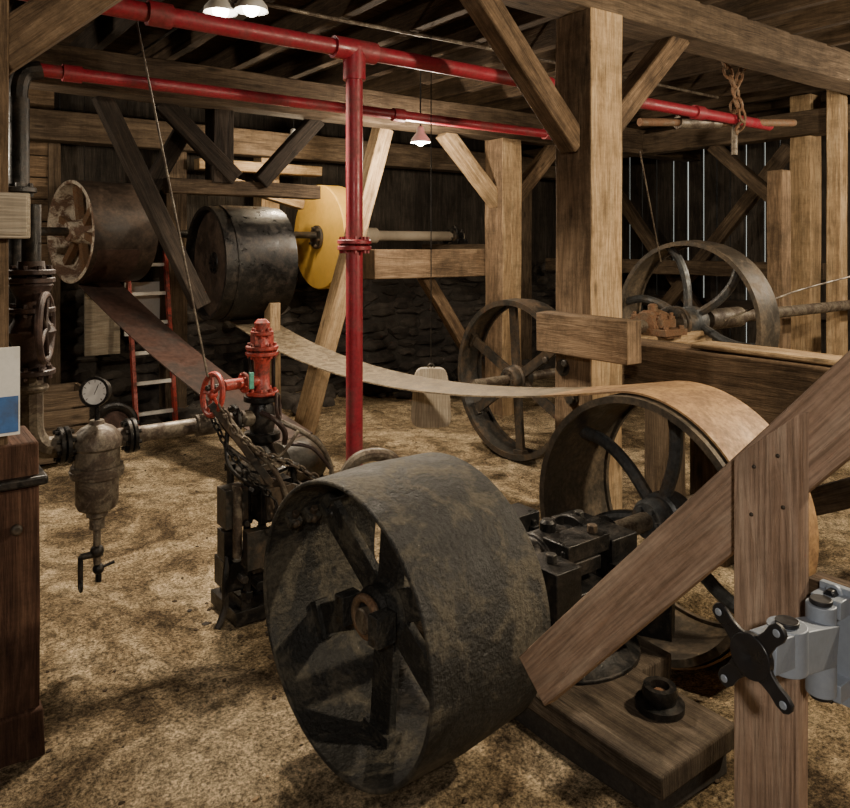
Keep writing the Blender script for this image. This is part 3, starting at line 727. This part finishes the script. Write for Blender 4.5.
# ---------------------------------------------------------------- left bits
b = B('junction_box'); b.box((.36, 2.62, 1.69), (.11, .08, .14), W_GREY); b.box((.36, 2.575, 1.69), (.09, .01, .12), W_GREY); b.done(.008)
b = B('info_sign'); b.box((.33, 2.615, 1.15), (.12, .012, .27), WHITE); b.box((.35, 2.607, 1.08), (.07, .004, .11), BLUE); b.done()
b = B('red_ladder')
for s_ in (0, .34): b.beam((1.90 + s_, 6.7, 0), (1.90 + s_, 7.0, 1.55), .03, .06, REDV, jit=0)
for k in range(6): b.beam((1.90, 6.72 + k * .05 + .02, .12 + k * .26), (2.24, 6.72 + k * .05 + .02, .12 + k * .26), .03, .03, WHITE, jit=0, seg=1)
b.done()
b = B('pale_daylight_panels')  # pale panels standing in for the bright outdoors beyond the wall
b.box((1.75, 7.24, .95), (.3, .04, .7), W_GREY).box((2.2, 7.27, 1.0), (.5, .03, .5), WHITE); b.done()
b = B('wooden_crate')
for k in range(4):
    b.beam((.95, 6.0, .07 + k * .13), (1.35, 6.0, .07 + k * .13), .02, .11, W_MID, jit=.001); b.beam((.95, 6.4, .07 + k * .13), (1.35, 6.4, .07 + k * .13), .02, .11, W_MID, jit=.001)
    b.beam((.95, 6.0, .07 + k * .13), (.95, 6.4, .07 + k * .13), .02, .11, W_MID, jit=.001); b.beam((1.35, 6.0, .07 + k * .13), (1.35, 6.4, .07 + k * .13), .02, .11, W_MID, jit=.001)
b.done()
b = B('cart_wheel'); b.torus((1.62, 6.3, .17), (.3, 1, 0), .14, .035, BLACK); b.lathe((1.62, 6.28, .17), (.3, 1, 0), [(0, 0), (0, .1), (.04, .1), (.04, 0)], REDD, 24); b.done()

# ---------------------------------------------------------------- foreground rail & monitor arm
b = B('railing_post')
b.beam((1.34, .725, -.02), (1.34, .725, 1.25), .04, .122, W_RAIL, jit=.001, up=(0, -1, 0), seg=4, cut1=.052)
for (y, z) in ((.70, 1.22), (.745, 1.19), (.69, 1.13), (.75, 1.1)): b.cyl((1.322, y, z), (1.317, y, z), .004, IRON, seg=10)
b.done(.003)
b = B('railing_brace')
d = V((0, -.79, .86)).normalized()
e = V((1.38, 1.365, .49))
b.beam(e, e + d * 1.75, .04, .125, W_RAIL, jit=.001, up=V((0, .86, .79)), seg=4)
b.done(.003)
b = B('railing_crosspiece'); b.beam((1.385, .67, .92), (1.385, .05, .92), .05, .16, W_OLD, jit=.001); b.done(.003)

b = B('monitor_mount_arm')
by = .612
b.box((1.353, by, .91), (.014, .055, .20), STEEL)
b.box((1.33, by, .985), (.04, .05, .03), STEEL); b.box((1.33, by, .845), (.04, .05, .03), STEEL)
for z in (1.0, .825): b.hexb((1.345, by, z), (1.322, by, z), .010, PLAST); b.cyl((1.345, by, z), (1.338, by, z), .014, STEEL)
b.cyl((1.295, by, .845), (1.295, by, .995), .024, STEEL, seg=28)
b.cyl((1.295, by, .995), (1.295, by, 1.003), .018, PLAST, seg=24); b.cyl((1.295, by, .837), (1.295, by, .845), .018, PLAST, seg=24)
b.beam((1.30, by, .93), (1.17, .60, .965), .05, .065, STEEL, jit=0, seg=1)
b.cyl((1.16, .60, .935), (1.16, .60, 1.005), .03, STEEL, seg=28); b.cyl((1.16, .60, 1.005), (1.16, .60, 1.012), .018, PLAST, seg=24)
b.beam((1.16, .60, .975), (1.085, .60, .985), .045, .05, STEEL, jit=0, seg=1)
vn = V((-.97, .10, 0.0)).normalized(); vc = V((1.065, .605, .985))
u, v, d = frame(vn)
b.cyl(vc, vc - vn * .035, .024, STEEL, seg=28)
b.lathe(vc - vn * .006, vn, [(0, 0), (0, .034), (.012, .034), (.012, .012), (.008, .0)], PLAST, 28)
for k in range(4):
    a = math.radians(45 + 90 * k + 6); dr = u * math.cos(a) + v * math.sin(a); tn = (-u * math.sin(a) + v * math.cos(a))
    prof = [(.02, .022), (.035, .014), (.05, .012), (.066, .014), (.078, .011), (.082, .004)]
    F, K = [], []
    for sg, pl in ((1, prof), (-1, prof[::-1])):
        for r_, w_ in pl:
            F.append(b.bm.verts.new(vc + dr * r_ + tn * w_ * sg + vn * .004)); K.append(b.bm.verts.new(vc + dr * r_ + tn * w_ * sg - vn * .003))
    b.face(F, PLAST); b.face(K[::-1], PLAST)
    for i in range(len(F)): b.face([F[i], F[(i + 1) % len(F)], K[(i + 1) % len(F)], K[i]], PLAST)
    b.cyl(vc + dr * .070 + vn * .004, vc + dr * .070 + vn * .007, .006, STEEL, seg=14)
b.done(.002)

# ---------------------------------------------------------------- world, camera
w = bpy.data.worlds.new('overcast_daylight'); scene.world = w; w.use_nodes = True
bg = w.node_tree.nodes['Background']; bg.inputs[0].default_value = (.72, .76, .70, 1); bg.inputs[1].default_value = .9
cam = bpy.data.cameras.new('camera'); cam.lens = 36 * 750 / 850; cam.sensor_width = 36; cam.shift_y = -(404 - 245) / 850
cam.clip_start = .05
co = bpy.data.objects.new('camera', cam); co.location = (0, 0, 1.6); co.rotation_euler = (math.radians(90), 0, -math.atan2(.6, .8))
scene.collection.objects.link(co); scene.camera = co
